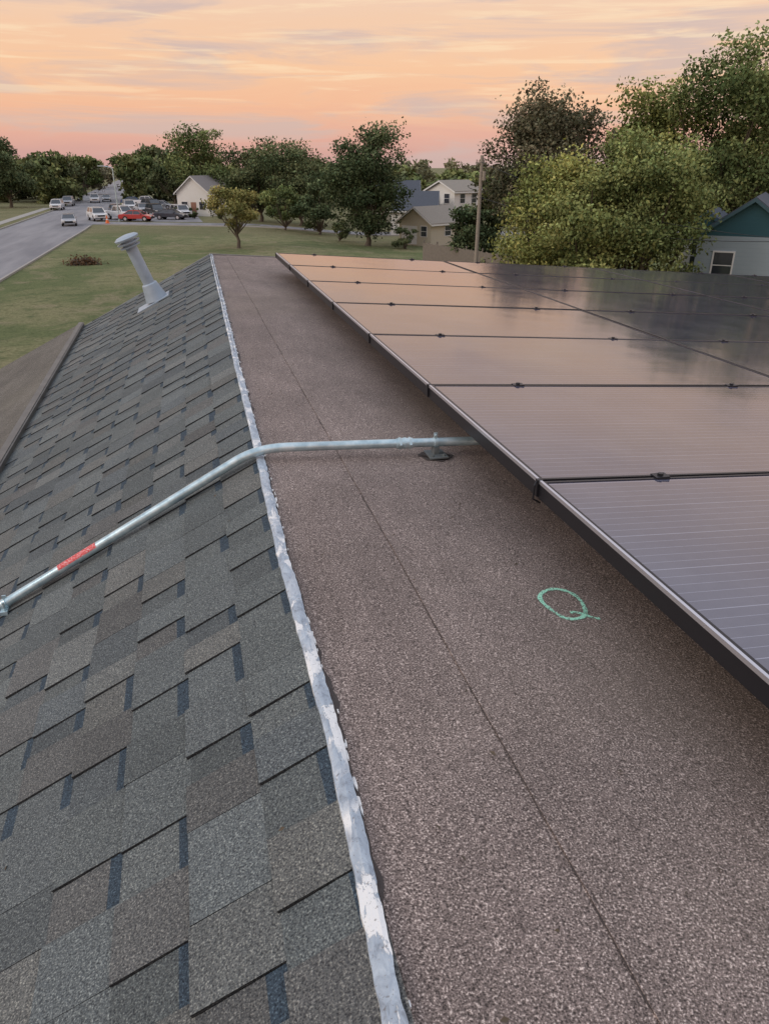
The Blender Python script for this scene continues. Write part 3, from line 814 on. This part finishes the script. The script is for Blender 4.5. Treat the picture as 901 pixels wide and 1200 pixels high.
sl = empty('street_lamp'); x, y = pos(131, 112)
mb = MB(); zg = GZ; mb.tube([(x, y, zg), (x, y, zg+6.6), (x-.1, y, zg+6.9), (x-1.3, y, zg+7.1)], [.10, .07, .06, .05], 10); mb.tube([(x, y, zg), (x, y, zg+.3)], .16, 10)
mb.box((x-1.9, y-.14, zg+7.02), (x-1.2, y+.14, zg+7.16)); mb.obj('pole_and_head', [m_galv], sl)
tc = empty('traffic_cone'); x, y = pos(116, 108); m_or = simple_mat('orange_plastic', (.75, .16, .03, 1), .5)
mb = MB(); mb.tube([(x, y, zg+.04), (x, y, zg+1.0)], [.24, .06], 14); mb.box((x-.3, y-.3, zg+.02), (x+.3, y+.3, zg+.07)); mb.tube([(x, y, zg+.45), (x, y, zg+.65)], [.165, .125], 14, 1)
mb.obj('cone', [m_or, m_white], tc)

# ------------------------------------------------------------------ vehicles
m_tyre = simple_mat('tyre', (.02, .02, .02, 1), .8); m_head = simple_mat('headlamp', (.8, .8, .75, 1), .2); m_tail = simple_mat('tail_lamp', (.5, .02, .02, 1), .3)
def paint(n, c):
    m = simple_mat('car_paint_'+n, c, .3, .1, .04); m.node_tree.nodes['Principled BSDF'].inputs['Coat Weight'].default_value = .6; return m
P_ = {'white': paint('white', (.72,.72,.72,1)), 'silver': paint('silver', (.42,.43,.45,1)), 'red': paint('red', (.45,.045,.04,1)), 'dark': paint('dark', (.05,.055,.07,1)), 'blue': paint('blue', (.05,.1,.2,1)), 'black': paint('black', (.02,.02,.022,1))}
def car(name, x, y, rotd, kind, colr):
    e = empty(name, (x, y, terrain(x, y)+.026), math.radians(rotd))
    if kind == 'sedan':
        L = 4.6; w = .9; low = [(-2.3,.35),(-2.28,.62),(-2.1,.74),(-1.2,.90),(1.5,.95),(2.2,.92),(2.3,.6),(2.27,.35)]
        cab = [(-1.25,.90),(-.55,1.36),(.75,1.40),(1.65,.94)]
    elif kind == 'suv':
        L = 4.8; w = .95; low = [(-2.4,.4),(-2.38,.8),(-2.2,.98),(-1.3,1.08),(2.3,1.12),(2.4,.9),(2.38,.4)]
        cab = [(-1.35,1.08),(-.75,1.68),(1.9,1.72),(2.3,1.12)]
    else:
        L = 5.6; w = .98; low = [(-2.8,.45),(-2.78,.95),(-2.6,1.08),(-1.5,1.16),(.9,1.18),(.95,1.2),(2.75,1.2),(2.8,1.0),(2.78,.45)]
        cab = [(-1.45,1.16),(-.85,1.80),(.65,1.82),(.95,1.18)]
    mb = MB(); n = len(low)
    rings = []
    for xx, sh in ((-w, .05), (-w+.07, 0), (w-.07, 0), (w, .05)):
        rings.append([(xx, p[0]-sh*(1 if p[0] > 0 else -1), p[1]-(sh if p[1] > .6 else -sh*.5)) for p in low])
    vs = [p for r in rings for p in r]; fs = []
    for i in range(3):
        for k in range(n): fs.append((i*n+k, i*n+(k+1) % n, (i+1)*n+(k+1) % n, (i+1)*n+k))
    fs += [tuple(reversed(range(n))), tuple(range(3*n, 4*n))]
    mb.mesh(vs, fs, 0)
    wb, wt = w-.09, w-.24
    cv = []
    for sgn in (-1, 1):
        for p in cab:
            ww = wb if p in (cab[0], cab[-1]) else wt
            cv.append((sgn*ww, p[0], p[1]))
    mb.mesh(cv, [(3,2,1,0),(4,5,6,7),(0,1,5,4),(2,3,7,6)], 1)
    a, b = cab[1], cab[2]
    mb.box((-wt-.01, a[0]-.03, min(a[1], b[1])-.02), (wt+.01, b[0]+.03, max(a[1], b[1])+.04), 0)
    for sgn in (-1, 1):
        for pa, pb in ((cab[0], cab[1]), (cab[3], cab[2]), (((cab[0][0]+cab[3][0])/2, cab[0][1]), ((cab[1][0]+cab[2][0])/2, cab[1][1]))):
            mb.tube([(sgn*wb, pa[0], pa[1]), (sgn*wt, pb[0], pb[1])], .04, 6, 0)
        mb.box((sgn*(w+.02)-.09, cab[0][0]+.25, cab[0][1]-.02), (sgn*(w+.02)+.09, cab[0][0]+.40, cab[0][1]+.13), 0)
    if kind == 'pickup': mb.box((-w+.12, 1.05, 1.195), (w-.12, 2.68, 1.21), 2)
    fr, bk = low[0][0], -low[0][0]; zh = .66 if kind == 'sedan' else .84
    for sgn in (-1, 1):
        mb.box((sgn*(w-.28)-.17, fr-.01, zh-.08), (sgn*(w-.28)+.17, fr+.10, zh+.06), 3)
        mb.box((sgn*(w-.22)-.14, bk-.10, zh-.06), (sgn*(w-.22)+.14, bk+.01, zh+.16), 4)
    mb.box((-.5, fr-.012, zh-.22), (.5, fr+.05, zh-.02), 2); mb.box((-w+.1, fr-.03, .36), (w-.1, fr+.06, .46), 2)
    wr = .33 if kind == 'sedan' else .38
    for yy in (-L*.31, L*.29):
        for sgn in (-1, 1):
            mb.tube([(sgn*(w-.2), yy, wr), (sgn*(w+.004), yy, wr)], wr+.05, 18, 2)
            mb.tube([(sgn*(w-.2), yy, wr), (sgn*(w+.02), yy, wr)], wr, 18, 2)
            mb.tube([(sgn*(w+.0), yy, wr), (sgn*(w+.028), yy, wr)], wr*.6, 12, 5)
    o = mb.obj('body', [P_[colr], m_glass, m_tyre, m_head, m_tail, m_alu], e); fix_normals(o)
    return e
for (px, D, r, kd, cl_) in [(70, 72, 6, 'sedan', 'silver'), (59, 98, 0, 'suv', 'white'), (73, 108, 0, 'suv', 'silver'), (105, 78.5, 18, 'suv', 'white'),
    (134, 80, 40, 'pickup', 'white'), (152, 77.5, 72, 'sedan', 'red'), (193, 80, 66, 'sedan', 'dark'), (176, 86, 20, 'suv', 'black'),
    (160, 92, 15, 'sedan', 'silver'), (145, 96, 10, 'suv', 'white'), (165, 106, 80, 'pickup', 'white'), (105, 118, 5, 'suv', 'white'),
    (119, 122, 5, 'sedan', 'silver'), (150, 112, 85, 'sedan', 'blue'), (183, 100, 75, 'sedan', 'silver'), (206, 84, 20, 'suv', 'white'), (172, 99, 30, 'suv', 'dark'), (128, 90, 10, 'sedan', 'dark')]:
    x, y = pos(px, D*S); car('pickup_truck' if kd == 'pickup' else 'parked_car', x, y, r, kd, cl_)

bx, by = pos(80, 42.5*S)
bp = empty('brush_pile', (bx, by, GZ)); mb = MB(); r6 = random.Random(8)
for _ in range(80):
    a = r6.uniform(0, 6.28); r = r6.uniform(0, 1.1); p = Vector((math.cos(a)*r, math.sin(a)*r*.6, r6.uniform(.0, .5)*(1-r/1.2)))
    d = Vector((r6.uniform(-1, 1), r6.uniform(-1, 1), r6.uniform(-.1, .7))).normalized()*r6.uniform(.4, 1.1)
    mb.tube([p-d*.5, p+Vector((0, 0, .05)), p+d*.5], [.05, .04, .015], 5)
mb.tube([(-.9, 0, .2), (.7, .2, .28)], [.22, .18], 10)
mb.obj('branches', [m_bark], bp)
rng = np.random.default_rng(1); P = rng.normal(size=(700, 3))*np.array([.6, .45, .2])+np.array([0, 0, .2]); P[:, 2] = np.abs(P[:, 2])
leaf_obj('dead_leaves', P, .15, np.array([.16, .10, .06])*rng.uniform(.5, 1.3, 700)[:, None], rng, bp)
for i, (px, D, h) in enumerate([(222, 118, 1.6), (255, 116, 1.4), (395, 88, 2.2), (476, 82, 2.4), (548, 80, 3.0), (205, 122, 1.8), (520, 66, 1.6), (590, 55, 1.8), (618, 50, 2.2), (805, 33, 3.0)]):
    x, y = pos(px, D); tree('shrub', x, y, h, h*1.5, .15, G2, 300+i, 2200, .15, 12)
